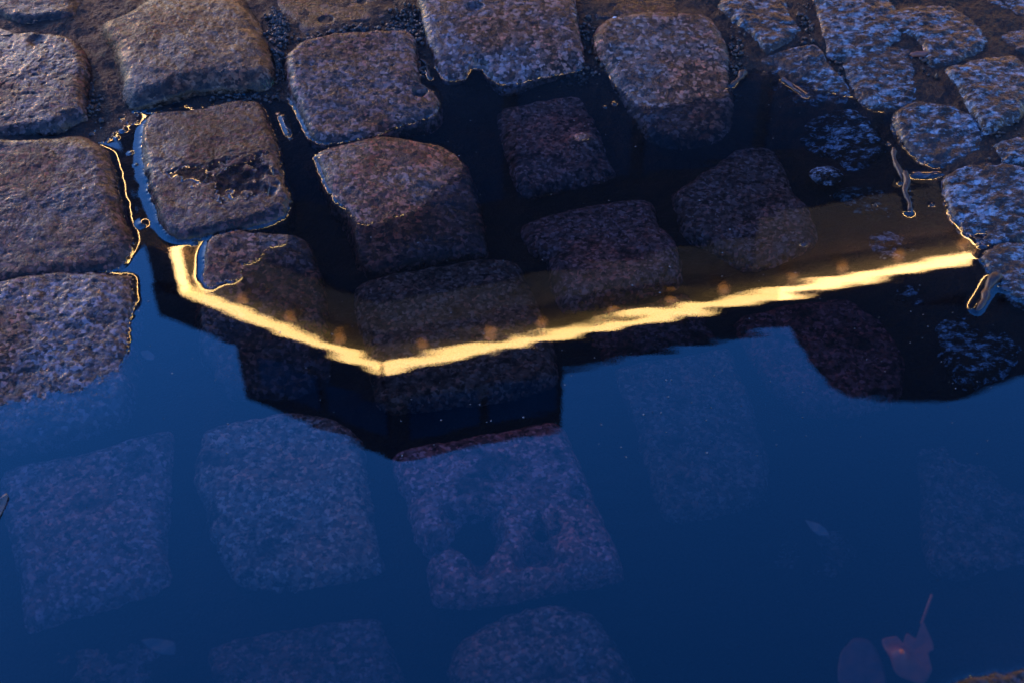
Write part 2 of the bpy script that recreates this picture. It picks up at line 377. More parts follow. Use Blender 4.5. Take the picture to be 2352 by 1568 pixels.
def catmull(P, n):
    P = np.asarray(P); m = len(P); seg = np.linalg.norm(np.roll(P, -1, 0) - P, axis=1); per = seg.sum(); out = []
    for i in range(m):
        k = max(3, int(round(n * seg[i] / per)))
        p0, p1, p2, p3 = P[i - 1], P[i], P[(i + 1) % m], P[(i + 2) % m]
        t = (np.arange(k) / k)[:, None]
        c = .5 * (2 * p1 + (p2 - p0) * t + (2 * p0 - 5 * p1 + 4 * p2 - p3) * t ** 2 + (3 * p1 - p0 - 3 * p2 + p3) * t ** 3)
        out.append(.65 * c + .35 * (p1 + (p2 - p1) * t))
    return np.vstack(out)


class Stone:
    def __init__(s, k, d):
        s.k = k; s.d = d
        hs = d['h']
        e = d.get('e', 8) / 1000
        mean = (np.mean([q[2] for q in hs]) if isinstance(hs, list) else hs) / 1000
        P = ground(d['o'], mean - e * .6)
        if d.get('p'):
            P = P.mean(0) + (P - P.mean(0)) * (1.0 if d.get('w') or mean < 0 or 'broad' in d['l'] else 1.16)
        C = catmull(P, 360)
        c = .5 * (P.min(0) + P.max(0)) * .5 + .5 * C.mean(0)
        s.c = c
        th = np.unwrap(np.arctan2(C[:, 1] - c[1], C[:, 0] - c[0])); R = np.hypot(*(C - c).T)
        T = np.linspace(-np.pi, np.pi, 721)
        tw = (th + np.pi) % (2 * np.pi) - np.pi; o = np.argsort(tw)
        s.T = T; R = np.interp(T, tw[o], R[o], period=2 * np.pi)
        rg = d.get('rough', 1.0)
        ca, sa = np.cos(T), np.sin(T)
        R = R + (.0016 * rg ** .5) * fbm(ca * 1.0 + k * 5.1, sa * 1.0, 5, 4, k, .6)
        R[-1] = R[0]
        s.R = R; s.rmean = R.mean()
        w = d.get('w', 20) / 1000 * .8
        s.w = w * (1 + .45 * perlin(ca * 2 + k * 3.3, sa * 2, k + 50)); s.w[-1] = s.w[0]
        s.e = e * (1 + .35 * perlin(ca * 2.2 + k * 1.3, sa * 2.2, k + 70)); s.e[-1] = s.e[0]
        if isinstance(hs, list):
            q = np.array(hs, float); xy = ground(q[:, :2], q[:, 2].mean() / 1000); z = q[:, 2] / 1000
            A = np.c_[np.ones(len(q)), xy - c]
            reg = np.diag([0, 1e-4, 1e-4])
            s.pl = np.linalg.solve(A.T @ A + reg * (1 if len(q) > 2 else 10), A.T @ z)
            if len(q) >= 6:
                A2 = np.c_[A, (xy - c)[:, 0] ** 2, (xy - c)[:, 1] ** 2]
                s.pl = np.linalg.solve(A2.T @ A2 + np.diag([0, 1e-6, 1e-6, 1e-7, 1e-7]), A2.T @ z)
        else:
            g = np.random.default_rng(k).normal(0, .022, 2)
            s.pl = np.array([mean, g[0], g[1]])
        s.dome = d.get('dome', 1.0) / 1000
        s.rough = rg
        s.pits = [(ground([[x, y]], mean)[0], r * 4.1e-4, dp / 1000) for x, y, r, dp in d.get('pits', [])]
        s.bumps = [(ground([[x, y]], mean)[0], r * 4.1e-4, dp / 1000) for x, y, r, dp in d.get('bumps', [])]

    def top(s, x, y):
        dx, dy = x - s.c[0], y - s.c[1]
        z = s.pl[0] + s.pl[1] * dx + s.pl[2] * dy
        if len(s.pl) > 3:
            z = z + s.pl[3] * dx * dx + s.pl[4] * dy * dy
        z = z - s.dome * ((dx * dx + dy * dy) / s.rmean ** 2 - .3)
        k = s.k
        pale = s.d.get('p')
        z = z + s.rough * (.0011 * fbm(x, y, 26, 2, k) + .00050 * fbm(x, y, 110, 2, k + 20) + .00026 * fbm(x, y, 290, 2, k + 40))
        if pale:
            z = z + .0022 * np.abs(fbm(x, y, 40, 3, k + 7)) - .0012
        pit = perlin(x * 150, y * 150, k + 90)
        z = z - s.d.get('pit', .22) * s.rough * .0016 * np.clip((pit - .42) * 3, 0, 1)
        for (p, r, dp) in s.pits:
            q = np.hypot(x - p[0], (y - p[1]) * 1.15) / r
            q = q * (1 + .22 * perlin(x * 90, y * 90, k + 11) + (.55 * perlin(x * 38, y * 38, k + 15) if r > .015 else 0))
            z = z - dp * np.clip(1.25 * (1 - q ** 2), 0, 1) ** .8
        for (p, r, dp) in s.bumps:
            q = np.hypot(x - p[0], (y - p[1]) * 1.3) / r
            z = z + dp * np.exp(-2.2 * q * q) * (1 + .35 * perlin(x * 60, y * 60, k + 13))
        if s.d.get('pool'):
            z = z - pool_pit(x, y)
        return z

    def height(s, x, y):
        dx, dy = x - s.c[0], y - s.c[1]
        th = np.arctan2(dy, dx); rho = np.hypot(dx, dy)
        R = np.interp(th, s.T, s.R); w = np.interp(th, s.T, s.w); e = np.interp(th, s.T, s.e)
        d = R - rho
        u = np.clip(d / w, 0, 1)
        z = s.top(x, y) - e * (1 - u) ** 2.4 + np.minimum(d, 0) * 2.6
        return z, d

    def mesh(s):
        big = s.rmean
        nt = int(np.clip(big * 2 * np.pi / .0017, 120, 330)); nr = int(np.clip(big / .0015, 26, 72))
        th = np.linspace(-np.pi, np.pi, nt, endpoint=False)
        R = np.interp(th, s.T, s.R)
        f = np.linspace(.015, 1, nr) ** .9
        rad = np.concatenate([f[:, None] * R[None], R[None] + np.linspace(.0012, .026, 10)[:, None]], 0)
        x = s.c[0] + rad * np.cos(th); y = s.c[1] + rad * np.sin(th)
        z, _ = s.height(x, y)
        z = np.maximum(z, z.min() * 0 - .12)
        # side faces get a little relief of their own
        out = rad > R[None]
        jit = np.where(out, .0010 * s.rough * fbm(th[None] * 14 + s.k, z * 160, 1, 3, s.k + 3), 0)
        x = x + jit * np.cos(th); y = y + jit * np.sin(th)
        V = np.stack([x, y, z], -1).reshape(-1, 3)
        V[:, 0] -= s.c[0]; V[:, 1] -= s.c[1]
        n = rad.shape[0]
        i = np.arange(n - 1)[:, None] * nt; j = np.arange(nt)[None]; j2 = (j + 1) % nt
        quads = np.stack([i + j, i + nt + j, i + nt + j2, i + j2], -1).reshape(-1, 4)
        return mesh_np('cobblestone', V, quads, [list(range(nt))])


# hollows on the reddish cobblestone that hold rain
_pc1 = ground([[432, 398]], .011)[0]; _pc2 = ground([[552, 410]], .010)[0]


def pool_pit(x, y):
    a = np.hypot((x - _pc1[0]), (y - _pc1[1]) * 1.3) / .019 + .55 * perlin(x * 85, y * 85, 201)
    b = np.hypot((x - _pc2[0]) * .80, (y - _pc2[1])) / .036 + .80 * fbm(x, y, 62, 3, 207)
    return .0034 * np.clip(1.3 * (1 - a), 0, 1) + .0036 * np.clip(1.15 * (1 - b), 0, 1)


TONE = {'dry': (.215, .17, .185), 'edge': (.34, .26, .255), 'sunk': (.92, .76, .70), 'pale': (.42, .49, .53), 'palesunk': (.85, .98, 1.0)}


def tone_of(s):
    h = s.d['h']; lo = min(q[2] for q in h) if isinstance(h, list) else h; hi = max(q[2] for q in h) if isinstance(h, list) else h
    if s.d.get('p'):
        return 'palesunk' if hi < 0 else 'pale'
    return 'sunk' if hi < 0 else ('edge' if lo < 0 else 'dry')


stones = [Stone(k, d) for k, d in enumerate(STONES)]
for s in stones:
    pale = s.d.get('p')
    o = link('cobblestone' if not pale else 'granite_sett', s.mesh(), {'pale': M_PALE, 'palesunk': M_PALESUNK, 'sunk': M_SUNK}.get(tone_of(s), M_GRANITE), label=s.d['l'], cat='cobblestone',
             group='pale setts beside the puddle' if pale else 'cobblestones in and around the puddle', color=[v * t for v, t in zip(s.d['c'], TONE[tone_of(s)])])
    o.location = (s.c[0], s.c[1], 0)

# ------------------------------------------------------------------ twigs, leaves and other small things (built below, their waterlines are needed first)
TWIGS = [  # pixel start, pixel end, half width mm, height of both ends above the water mm, label
 ((2052,345),(2070,420),3.3,(2.5,.8),'slim brown twig standing upright in the gap above the others', 0),
 ((2078,398),(2088,488),3.6,(3.5,.6),'wet brown twig ending in a bright ring of water', 0),
 ((2098,402),(2158,401),3.4,(1.0,1.0),'short blue flake of bark floating flat beside the twigs', 1),
 ((2292,632),(2240,712),5.2,(3.5,1.5),'thick dark stick with a gold lit edge by the last pale sett', 0),
 ((2300,662),(2352,668),4.0,(1.5,1.5),'flat bark chip lying against the thick dark stick', 1),
 ((1707,165),(1678,196),4.0,(3.0,1.5),'short red brown twig floating off the grey rounded cobblestone', 0),
 ((1795,181),(1852,221),2.6,(1.2,.8),'thin blue grey splinter floating by the ragged water line', 1),
 ((968,140),(990,180),2.6,(3.5,1.0),'small dark straw at the chipped tan cobblestone', 0),
 ((1298,140),(1312,160),2.0,(2.5,1.0),'tiny straw at the near corner of the large notched cobblestone', 0),
 ((1330,148),(1318,158),1.8,(2.0,1.0),'tiny bent chip in the debris by the grey rounded cobblestone', 1),
 ((648,268),(664,308),2.0,(.8,.6),'thin pale straw floating between the reddish and tan cobblestones', 1),
 ((2268,326),(2298,325),1.3,(11,11),'black needle lying on mud at the pale shore setts', 0),
 ((2352,420),(2385,400),3.0,(9,12),'dark twig end at the frame beside the broad pale sett', 0),
]
FLOATS = [(447,556,9),(325,515,12),(656,290,6),(668,318,5),(640,215,8),(1411,238,9),(1390,246,5),(1040,376,5),(512,529,4),(1845,560,5),(2258,566,9),(1215,174,5),(690,205,5),
          (640,262,4),(283,300,8),(268,318,5),(300,352,5),(312,380,4),(1722,95,5),(1735,120,6),(1680,100,5),(1705,78,5),(1660,85,4),(1745,60,4),(2010,470,4),(2040,330,5),(2062,365,4),(2140,470,5)]

# ------------------------------------------------------------------ water height field
DX = .00125
X0, X1, Y0, Y1 = -.72, .76, .36, 1.50
gx = np.arange(X0, X1, DX); gy = np.arange(Y0, Y1, DX)
GX, GY = np.meshgrid(gx, gy)
coarse = 8
cx = np.arange(X0 - .02, X1 + .02, DX * coarse); cy = np.arange(Y0 - .02, Y1 + .02, DX * coarse)
CX, CY = np.meshgrid(cx, cy)
CZ = ground_z(CX, CY, False)
fx = (GX - cx[0]) / (DX * coarse); fy = (GY - cy[0]) / (DX * coarse)
ix = fx.astype(int); iy = fy.astype(int); fx -= ix; fy -= iy
H = (CZ[iy, ix] * (1 - fx) + CZ[iy, ix + 1] * fx) * (1 - fy) + (CZ[iy + 1, ix] * (1 - fx) + CZ[iy + 1, ix + 1] * fx) * fy
H += .0022 * fbm(GX, GY, 32, 4, 5, .55) + .0007 * fbm(GX, GY, 300, 2, 9)
for s in stones:
    r = s.R.max() + .02
    a, b = np.searchsorted(gx, [s.c[0] - r, s.c[0] + r]); c, d = np.searchsorted(gy, [s.c[1] - r, s.c[1] + r])
    if a >= b or c >= d:
        continue
    z, dd = s.height(GX[c:d, a:b], GY[c:d, a:b])
    H[c:d, a:b] = np.maximum(H[c:d, a:b], np.where(dd > -.025, z, -1))
DRY = H > .0003
for (p, q, hw, hh, _, _f) in TWIGS:
    a = np.array(gp(*p)[:2]); b = np.array(gp(*q)[:2]); ab = b - a
    t = np.clip(((GX - a[0]) * ab[0] + (GY - a[1]) * ab[1]) / (ab @ ab), 0, 1)
    dist = np.hypot(GX - a[0] - t * ab[0], GY - a[1] - t * ab[1])
    mk = (dist < hw / 1000 * .55) & ((hh[0] + (hh[1] - hh[0]) * t) < 6)
    DRY |= mk; H = np.where(mk, np.maximum(H, .0016), H)


def meniscus(Hh, dry, m, lam, it=46):
    w = np.zeros_like(Hh); fix = np.minimum(m, Hh)
    w[dry] = fix[dry]
    kk = 1 / (1 + (DX / lam) ** 2 / 4)
    for _ in range(it):
        a = .25 * (np.roll(w, 1, 0) + np.roll(w, -1, 0) + np.roll(w, 1, 1) + np.roll(w, -1, 1)) * kk
        w = np.where(dry, fix, a)
    return w


WV = meniscus(H, DRY, .0019, .0021)
for (x, y, r) in FLOATS:
    p = gp(x, y); rr = r * 3.2e-4
    q = ((GX - p.x) ** 2 + (GY - p.y) ** 2) / rr ** 2
    WV = np.maximum(WV, .0011 * np.exp(-q * .9))
# slow ripples
rip = np.zeros_like(GX)
rr = np.random.default_rng(5)
for i in range(34):
    lam = .014 * (2.4 ** rr.random()); a = rr.normal(np.pi * .5, .24)
    kx, ky = 2 * np.pi / lam * np.cos(a), 2 * np.pi / lam * np.sin(a)
    rip += np.sin(kx * GX + ky * GY + rr.random() * 6.28) * .00022 * lam / (2 * np.pi)
rip *= (.75 + .5 * perlin(GX * 6, GY * 6, 77)) * (1 + .5 * np.clip((GX + .15) / .25, -.8, .4)) * (1 - .35 * np.clip((GX - .12) / .2, 0, 1))
WZ = np.where(DRY, np.minimum(.0019, H) - .0005, WV + rip)
wet = ~DRY
keep = wet.copy()
for _ in range(2):
    keep |= np.roll(keep, 1, 0) | np.roll(keep, -1, 0) | np.roll(keep, 1, 1) | np.roll(keep, -1, 1)
face = keep[:-1, :-1] & keep[1:, :-1] & keep[:-1, 1:] & keep[1:, 1:]
idx = np.arange(GX.size).reshape(GX.shape)
fq = np.stack([idx[:-1, :-1][face], idx[:-1, 1:][face], idx[1:, 1:][face], idx[1:, :-1][face]], -1)
used = np.unique(fq); remap = np.zeros(GX.size, np.int64); remap[used] = np.arange(len(used))
V = np.stack([GX.ravel()[used], GY.ravel()[used], WZ.ravel()[used]], -1)
link('puddle_water', mesh_np('puddle_water', V, remap[fq]), M_WATER, kind='structure', label='still puddle over the cobblestones mirroring a dusk sky and a building', )

# rain pools on the reddish cobblestone
s9 = [s for s in stones if s.d.get('pool')][0]
px = np.arange(s9.c[0] - .07, s9.c[0] + .07, DX * .8); py = np.arange(s9.c[1] - .07, s9.c[1] + .07, DX * .8)
PX, PY = np.meshgrid(px, py)
surf = s9.height(PX, PY)[0]; pit = pool_pit(PX, PY)
whole = surf + pit
lev = np.where(np.hypot(PX - _pc1[0], PY - _pc1[1]) < .62 * np.hypot(PX - _pc2[0], PY - _pc2[1]),
               float(s9.top(*_pc1) + pool_pit(*_pc1)) - .0002, float(s9.top(*_pc2) + pool_pit(*_pc2)) - .0004)
dry = surf > lev
dry |= pit < .0003
men = meniscus(surf - lev, dry, .0007, .0017, 30)
pz = np.where(dry, np.minimum(.0007, surf - lev) - .0004, men) + lev
kp = ~dry
kp |= np.roll(kp, 1, 0) | np.roll(kp, -1, 0) | np.roll(kp, 1, 1) | np.roll(kp, -1, 1)
face = kp[:-1, :-1] & kp[1:, :-1] & kp[:-1, 1:] & kp[1:, 1:]
idx = np.arange(PX.size).reshape(PX.shape)
fq = np.stack([idx[:-1, :-1][face], idx[:-1, 1:][face], idx[1:, 1:][face], idx[1:, :-1][face]], -1)
used = np.unique(fq); remap = np.zeros(PX.size, np.int64); remap[used] = np.arange(len(used))
V = np.stack([PX.ravel()[used], PY.ravel()[used], pz.ravel()[used]], -1)
link('rain_pool_water', mesh_np('rain_pool_water', V, remap[fq]), M_WATER, kind='structure', label='small rain pools caught in hollows of the reddish cobblestone')

# ------------------------------------------------------------------ ground: muddy joints, with more paving modelled outside the frame, then the square out to the horizon
TD = .0028
tx = np.arange(-1.15, 1.15, TD); ty = np.arange(.10, 1.95, TD)
TX, TY = np.meshgrid(tx, ty)
cD = TD * 5
cx = np.arange(-1.17, 1.17 + cD, cD); cy = np.arange(.08, 1.97 + cD, cD); CX, CY = np.meshgrid(cx, cy); CZ = ground_z(CX, CY, False)
fx = (TX - cx[0]) / cD; fy = (TY - cy[0]) / cD; ix = fx.astype(int); iy = fy.astype(int); fx -= ix; fy -= iy
TZ = (CZ[iy, ix] * (1 - fx) + CZ[iy, ix + 1] * fx) * (1 - fy) + (CZ[iy + 1, ix] * (1 - fx) + CZ[iy + 1, ix + 1] * fx) * fy
TZ += .0022 * fbm(TX, TY, 32, 4, 5, .55) + .0007 * fbm(TX, TY, 300, 2, 9)
edge = np.minimum(np.minimum(TX + 1.15, 1.15 - TX), np.minimum(TY - .10, 1.95 - TY))
TZ = np.where(edge < .1, TZ * np.clip(edge / .1, 0, 1) + .0 * TZ, TZ)
# the frame's footprint on the ground, a little enlarged: traced stones fill it, generic ones the rest
fp = ground([(-210, -240), (2600, -240), (2640, 1830), (-210, 1830)])


def inside(poly, x, y):
    r = np.ones_like(x, bool)
    for i in range(len(poly)):
        a, b = poly[i], poly[(i + 1) % len(poly)]
        r &= ((b[0] - a[0]) * (y - a[1]) - (b[1] - a[1]) * (x - a[0])) <= 0
    return r


infr = inside(fp, TX, TY)
row = np.floor((TY + .05 * np.sin(TX * 2)) / .135)
v = (TY + .05 * np.sin(TX * 2)) / .135 - row - .5
uu = TX / .165 + .5 * (row % 2) + .13 * np.sin(row * 5.1); colm = np.floor(uu); u = uu - colm - .5
jit = perlin(colm * 3.7 + .3, row * 2.9 + .7, 31)
q = np.maximum(np.abs(u) * .165, np.abs(v) * .135 * 1.05) + .011 * perlin(TX * 16, TY * 16, 41) + .004 * perlin(TX * 60, TY * 60, 43)
prof = np.clip((.066 - q) / .026, 0, 1) ** .55
stz = .012 + .006 * jit + .0030 * fbm(TX, TY, 34, 4, 61)
ccx = (colm + .5 - .5 * (row % 2) - .13 * np.sin(row * 5.1)) * .165; ccy = (row + .5) * .135 - .05 * np.sin(ccx * 2)
gm = prof * (~inside(fp, ccx, ccy)) * (~inside(ground([(20, 20), (2332, 20), (2332, 1548), (20, 1548)]), TX, TY))
# keep generic stones clear of the traced ones
for s in stones:
    gm = gm * (np.hypot(TX - s.c[0], TY - s.c[1]) > np.interp(np.arctan2(TY - s.c[1], TX - s.c[0]), s.T, s.R) + .012)
fade = np.clip(edge / .06, 0, 1)
TZ = TZ + np.clip(stz - TZ, 0, .05) * gm * fade
idx = np.arange(TX.size).reshape(TX.shape)
fq = np.stack([idx[:-1, :-1], idx[:-1, 1:], idx[1:, 1:], idx[1:, :-1]], -1).reshape(-1, 4)
me = mesh_np('ground', np.stack([TX.ravel(), TY.ravel(), TZ.ravel()], -1), fq)
at = me.attributes.new('stone', 'FLOAT', 'POINT'); at.data.foreach_set('value', (gm * fade).ravel().astype(np.float32))
link('ground', me, M_MUD, kind='structure', label='dark muddy ground in the joints between the stones')


def paving_material():
    m, nt = newmat('distant_paving'); L = nt.links.new
    co = N(nt, 'ShaderNodeNewGeometry').outputs['Position']
    br = N(nt, 'ShaderNodeTexBrick'); br.inputs['Scale'].default_value = 1; br.inputs['Brick Width'].default_value = .165; br.inputs['Row Height'].default_value = .135
    br.inputs['Mortar Size'].default_value = .012; br.inputs['Mortar Smooth'].default_value = .6
    br.inputs['Color1'].default_value = (.06, .048, .046, 1); br.inputs['Color2'].default_value = (.035, .029, .028, 1); br.inputs['Mortar'].default_value = (.010, .007, .007, 1)
    L(co, br.inputs['Vector'])
    bs = N(nt, 'ShaderNodeBsdfPrincipled'); L(br.outputs['Color'], bs.inputs['Base Color']); bs.inputs['Roughness'].default_value = .42
    bp = N(nt, 'ShaderNodeBump'); bp.inputs['Distance'].default_value = .02; bp.invert = True
    L(br.outputs['Fac'], bp.inputs['Height']); L(bp.outputs[0], bs.inputs['Normal'])
    out = N(nt, 'ShaderNodeOutputMaterial'); L(bs.outputs[0], out.inputs[0])
    return m


bm = bmesh.new()
xi = (-150, tx[0], tx[-1], 150); yi = (-150, ty[0], ty[-1], 150)
vv = [[bm.verts.new((x, y, 0)) for x in xi] for y in yi]
for j in range(3):
    for i in range(3):
        if (i, j) != (1, 1):
            bm.faces.new((vv[j][i], vv[j][i + 1], vv[j + 1][i + 1], vv[j + 1][i]))
link('pavement', bm_mesh('pavement', bm), paving_material(), kind='structure', label='cobbled square stretching away to the building')

# ------------------------------------------------------------------ building mirrored in the puddle
BC = np.array((-1.37, 10.28)); TB = np.array((-.888, .460)); TDIR = np.array((.968, .253))
def on_left(s): return tuple(BC + TB * s)
def on_right(s): return tuple(BC + TDIR * s)


M_WALL = plain('dark_facade_metal', (.012, .013, .016), .55, nscale=3, var=.3)
M_GLASS = plain('dark_window_glass', (.05, .055, .06), .08, nscale=.6, var=.6, metallic=.7)
M_GLASS2 = plain('reflective_window_glass', (.095, .11, .125), .06, nscale=.8, var=.7, metallic=1)
M_SPAN = plain('glow_tinted_stone_panel', (.24, .16, .09), .6, nscale=.9, var=.75)  # patchy amber colour stands in for the lamp glow on this facade band
M_LED = plain('led_strip', (.8, .7, .5), .4, emit=(1.0, .61, .205), estr=3.1)
M_LED2 = plain('brighter_led_strip', (.8, .7, .5), .4, emit=(1.0, .58, .22), estr=5.0)
M_BULB = plain('downlight_lens', (.8, .6, .4), .4, emit=(1.0, .40, .10), estr=.42)
M_LIT = plain('lit_window', (.3, .25, .2), .3, emit=(1.0, .46, .13), estr=.5)

bld = bpy.data.objects.new('office_building', None); COL.objects.link(bld)
bld.location = (0, 12, 0)
bld['label'] = 'dark flat roofed building outlined by a glowing yellow strip, mirrored in the puddle'; bld['category'] = 'building'


def part(name, bm, mat, parent=None, smooth=False):
    for vtx in bm.verts:
        vtx.co.y -= 12
    o = link(name, bm_mesh(name, bm, smooth), mat, parent=parent or bld)
    return o


HS, HP = 10.0, 10.62
M_SPAN2 = plain('bright_glow_stone_panel', (.46, .26, .12), .6, nscale=.9, var=.5)  # lighter copy of the panel stone, painting in the stronger glow at the right
LE, RE = 3.02, 11.5
lend = np.array(on_left(LE)); rend = np.array(on_right(RE))
bm = bmesh.new(); prism(bm, [tuple(lend), on_left(0), tuple(rend), (rend[0] - .4, rend[1] + 9), (lend[0] + 1.5, lend[1] + 9)], 0, HP - .02)
part('wall', bm, M_WALL)
for a, b in ((on_left(0), on_left(LE)), (on_right(0), on_right(RE))):
    bm = bmesh.new(); slab(bm, a, b, HP - .46, HP, .05, .25); part('parapet', bm, M_WALL)
for a, b, z0, z1, mt in ((on_left(0), on_left(LE), 9.12, 9.55, M_SPAN), (on_right(0), on_right(4.1), 9.12, 9.55, M_SPAN), (on_right(4.104), on_right(RE), 8.85, 9.62, M_SPAN2)):
    bm = bmesh.new(); slab(bm, a, b, z0, z1, .012, .1); part('spandrel_panel', bm, mt)
# glowing strip: along both eaves and down the left corner
SW = .118
bm = bmesh.new(); slab(bm, on_left(0), on_left(2.56), HS - SW / 2, HS + SW / 2, .10, .06); part('light_strip', bm, M_LED)
bm = bmesh.new(); slab(bm, on_right(0), on_right(4.45), HS - SW / 2, HS + SW / 2, .10, .06); part('light_strip', bm, M_LED)
bm = bmesh.new(); slab(bm, on_right(4.455), on_right(RE - .5), HS - SW / 2, HS + SW / 2, .10, .06); part('light_strip', bm, M_LED2)
bm = bmesh.new(); slab(bm, on_left(2.56 - .095), on_left(2.56), 3.2, HS - SW / 2 - .004, .10, .06); part('light_strip', bm, M_LED2)
for s_, f in [(.45 + .68 * i + .07 * math.sin(i * 2.3), on_right) for i in range(14)] + [(.5 + .62 * i, on_left) for i in range(4)]:
    p = f(s_); n = Vector((p[0], p[1], 0)) - Vector((0, 0, 0))
    bm = bmesh.new(); bmesh.ops.create_uvsphere(bm, u_segments=12, v_segments=8, radius=.06)
    for vtx in bm.verts:
        vtx.co = Vector((p[0], p[1] - .10, HS - .25)) + vtx.co
    part('downlight', bm, M_BULB, smooth=True)
# storeys of windows
for f, L_ in ((on_left, LE - .25), (on_right, RE - .3)):
    w = 1.28; n = int(L_ / w)
    for k in range(n):
        a, b = f(.18 + k * w), f(.18 + k * w + w - .14)
        for z0, z1, mt in ((.5, 3.0, M_LIT if k % 4 != 2 else M_GLASS), (4.1, 6.0, M_GLASS), (6.5, 8.0, M_GLASS)):
            bm = bmesh.new(); slab(bm, a, b, z0, z1, .02, .06); part('window', bm, mt)
# penthouse room with its own roof slab and glass
pc = np.array((-1.40, 11.38)); HR = 13.0
pl = pc + TB * 2.36; pr = pc + TDIR * 2.10
bm = bmesh.new(); prism(bm, [tuple(pl), tuple(pc), tuple(pr), (pr[0] - .6, pr[1] + 3), (pl[0] + 1, pl[1] + 3)], HP, HR); ph = part('rooftop_room', bm, M_WALL)
for base, t, n in ((pc, TB, 2), (pc, TDIR, 2)):
    for k in range(n):
        a = base + t * (.14 + k * 1.0); b = a + t * .88
        bm = bmesh.new(); slab(bm, tuple(a), tuple(b), HP + .35, HR - .42, .02, .05); part('window', bm, M_GLASS2, ph)


def mirror_dir(x, y):
    nx = (x / 2352 - .5) * .72; ny = (.5 - y / 1568) * .48
    d = FWD + nx * np.array([1.0, 0, 0]) + ny * UPV
    d[2] = -d[2]
    return d


# chamfered stair turret that rises over the right part of the roof: outline measured from its mirror image, on a plane 1 m behind the eave
pts = []
base = np.array(on_right(0)) + np.array((-TDIR[1], TDIR[0])) * 1.0
nrm = np.array((-TDIR[1], TDIR[0]))
for (x, y) in [(1800,700),(1820,765),(1860,830),(1905,885),(1950,912),(2060,922),(2170,922),(2250,900),(2352,862),(2480,815),(2480,700)]:
    d = mirror_dir(x, y); t = (base @ nrm) / (d[:2] @ nrm)
    pts.append((d[0] * t, d[1] * t, -CAM_H + d[2] * t))
bm = bmesh.new()
fr = [bm.verts.new(p) for p in pts]; bk = [bm.verts.new((p[0] + nrm[0] * 3, p[1] + nrm[1] * 3, p[2])) for p in pts]
bm.faces.new(fr); bm.faces.new(bk[::-1])
for i in range(len(pts)):
    j = (i + 1) % len(pts); bm.faces.new((fr[i], bk[i], bk[j], fr[j]))
turret = part('stair_turret', bm, M_WALL)

# ------------------------------------------------------------------ twigs, pebbles, leaves, gravel
M_BARK = plain('wet_bark', (.035, .018, .012), .35, nscale=300, var=.6, bump=.001)
M_BARK2 = plain('soaked_bark', (.05, .05, .06), .22, nscale=300, var=.5, bump=.0006)
for (p, q, hw, hh, lab, flat) in TWIGS:
    a = gp(*p); b = gp(*q); a.z = hh[0] / 1000; b.z = hh[1] / 1000
    ax = (b - a); Ln = ax.length; t = ax.normalized(); side = t.cross(Vector((0, 0, 1))).normalized(); up = side.cross(t)
    n, m = 15, 12; V = []; 
    sd = random.random() * 50
    for i in range(n):
        f = i / (n - 1)
        r0 = hw / 1000 * (1.02 - .42 * f + .45 * float(perlin(sd + f * 5, 1.3))) * (1 - .5 * max(0, abs(f - .5) * 2 - .93) / .07)
        cpos = a + ax * f + side * (.0042 * float(perlin(sd + f * 2.6, 4.4))) - Vector((0, 0, hw / 1000 * .25))
        for k in range(m):
            an = 2 * math.pi * k / m; rr_ = r0 * (1 + .42 * float(perlin(sd + k * 1.7, f * 7 + 9)))
            V.append(cpos + side * (rr_ * math.cos(an)) + up * (rr_ * math.sin(an) * (.42 if flat else .8)))
    quads = [(i * m + k, i * m + (k + 1) % m, (i + 1) * m + (k + 1) % m, (i + 1) * m + k) for i in range(n - 1) for k in range(m)]
    nm = 'bark_chip' if flat else 'twig'
    me = mesh_np(nm, [tuple(v_) for v_ in V], quads, [list(range(m)), list(range((n - 1) * m, n * m))])
    link(nm, me, M_BARK2 if flat else M_BARK, label=lab, cat='bark chip' if flat else 'twig')


def blob(name, x, y, z, rx, ry, rz, mat, seed, **kw):
    bm = bmesh.new(); bmesh.ops.create_icosphere(bm, subdivisions=4, radius=1)
    c = gp(x, y, z)
    for v_ in bm.verts:
        f = 1 + .10 * float(perlin(v_.co.x * 1.7 + seed, v_.co.y * 1.7 + v_.co.z, seed)) + .06 * float(perlin(v_.co.x * 6 + seed, v_.co.y * 6 + v_.co.z * 3, seed))
        v_.co = Vector((v_.co.x * rx, v_.co.y * ry, v_.co.z * rz)) * f
    o = link(name, bm_mesh(name, bm, True), mat, **kw); o.location = c
    return o


M_PEB = plain('pale_pebble_stone', (.16, .17, .19), .5, nscale=420, var=.95, bump=.001)
M_WHITE = plain('white_pebble_stone', (.8, .8, .8), .3, nscale=90, var=.1)
blob('pebble', 1898, 404, -.0095, .0185, .0150, .005, M_PALESUNK, 3, color=(.62, .64, .66), label='pale oval pebble lying under water among the setts', cat='pebble')
blob('pebble', 1089, 130, .007, .0026, .0026, .0022, M_WHITE, 8, label='tiny white pebble in the notch of the large cobblestone', cat='pebble')
blob('pebble', 1412, 44, .013, .003, .003, .003, M_WHITE, 9, label='tiny white chip lying in the joint by the reddish brown cobblestone', cat='pebble')
M_BRICK = plain('brick_shard', (.20, .07, .05), .5, nscale=120, var=.4, bump=.001)
blob('brick_shard', 2115, 126, .011, .013, .004, .004, M_BRICK, 12, label='red brick shard in mud between two pale setts', cat='brick shard')


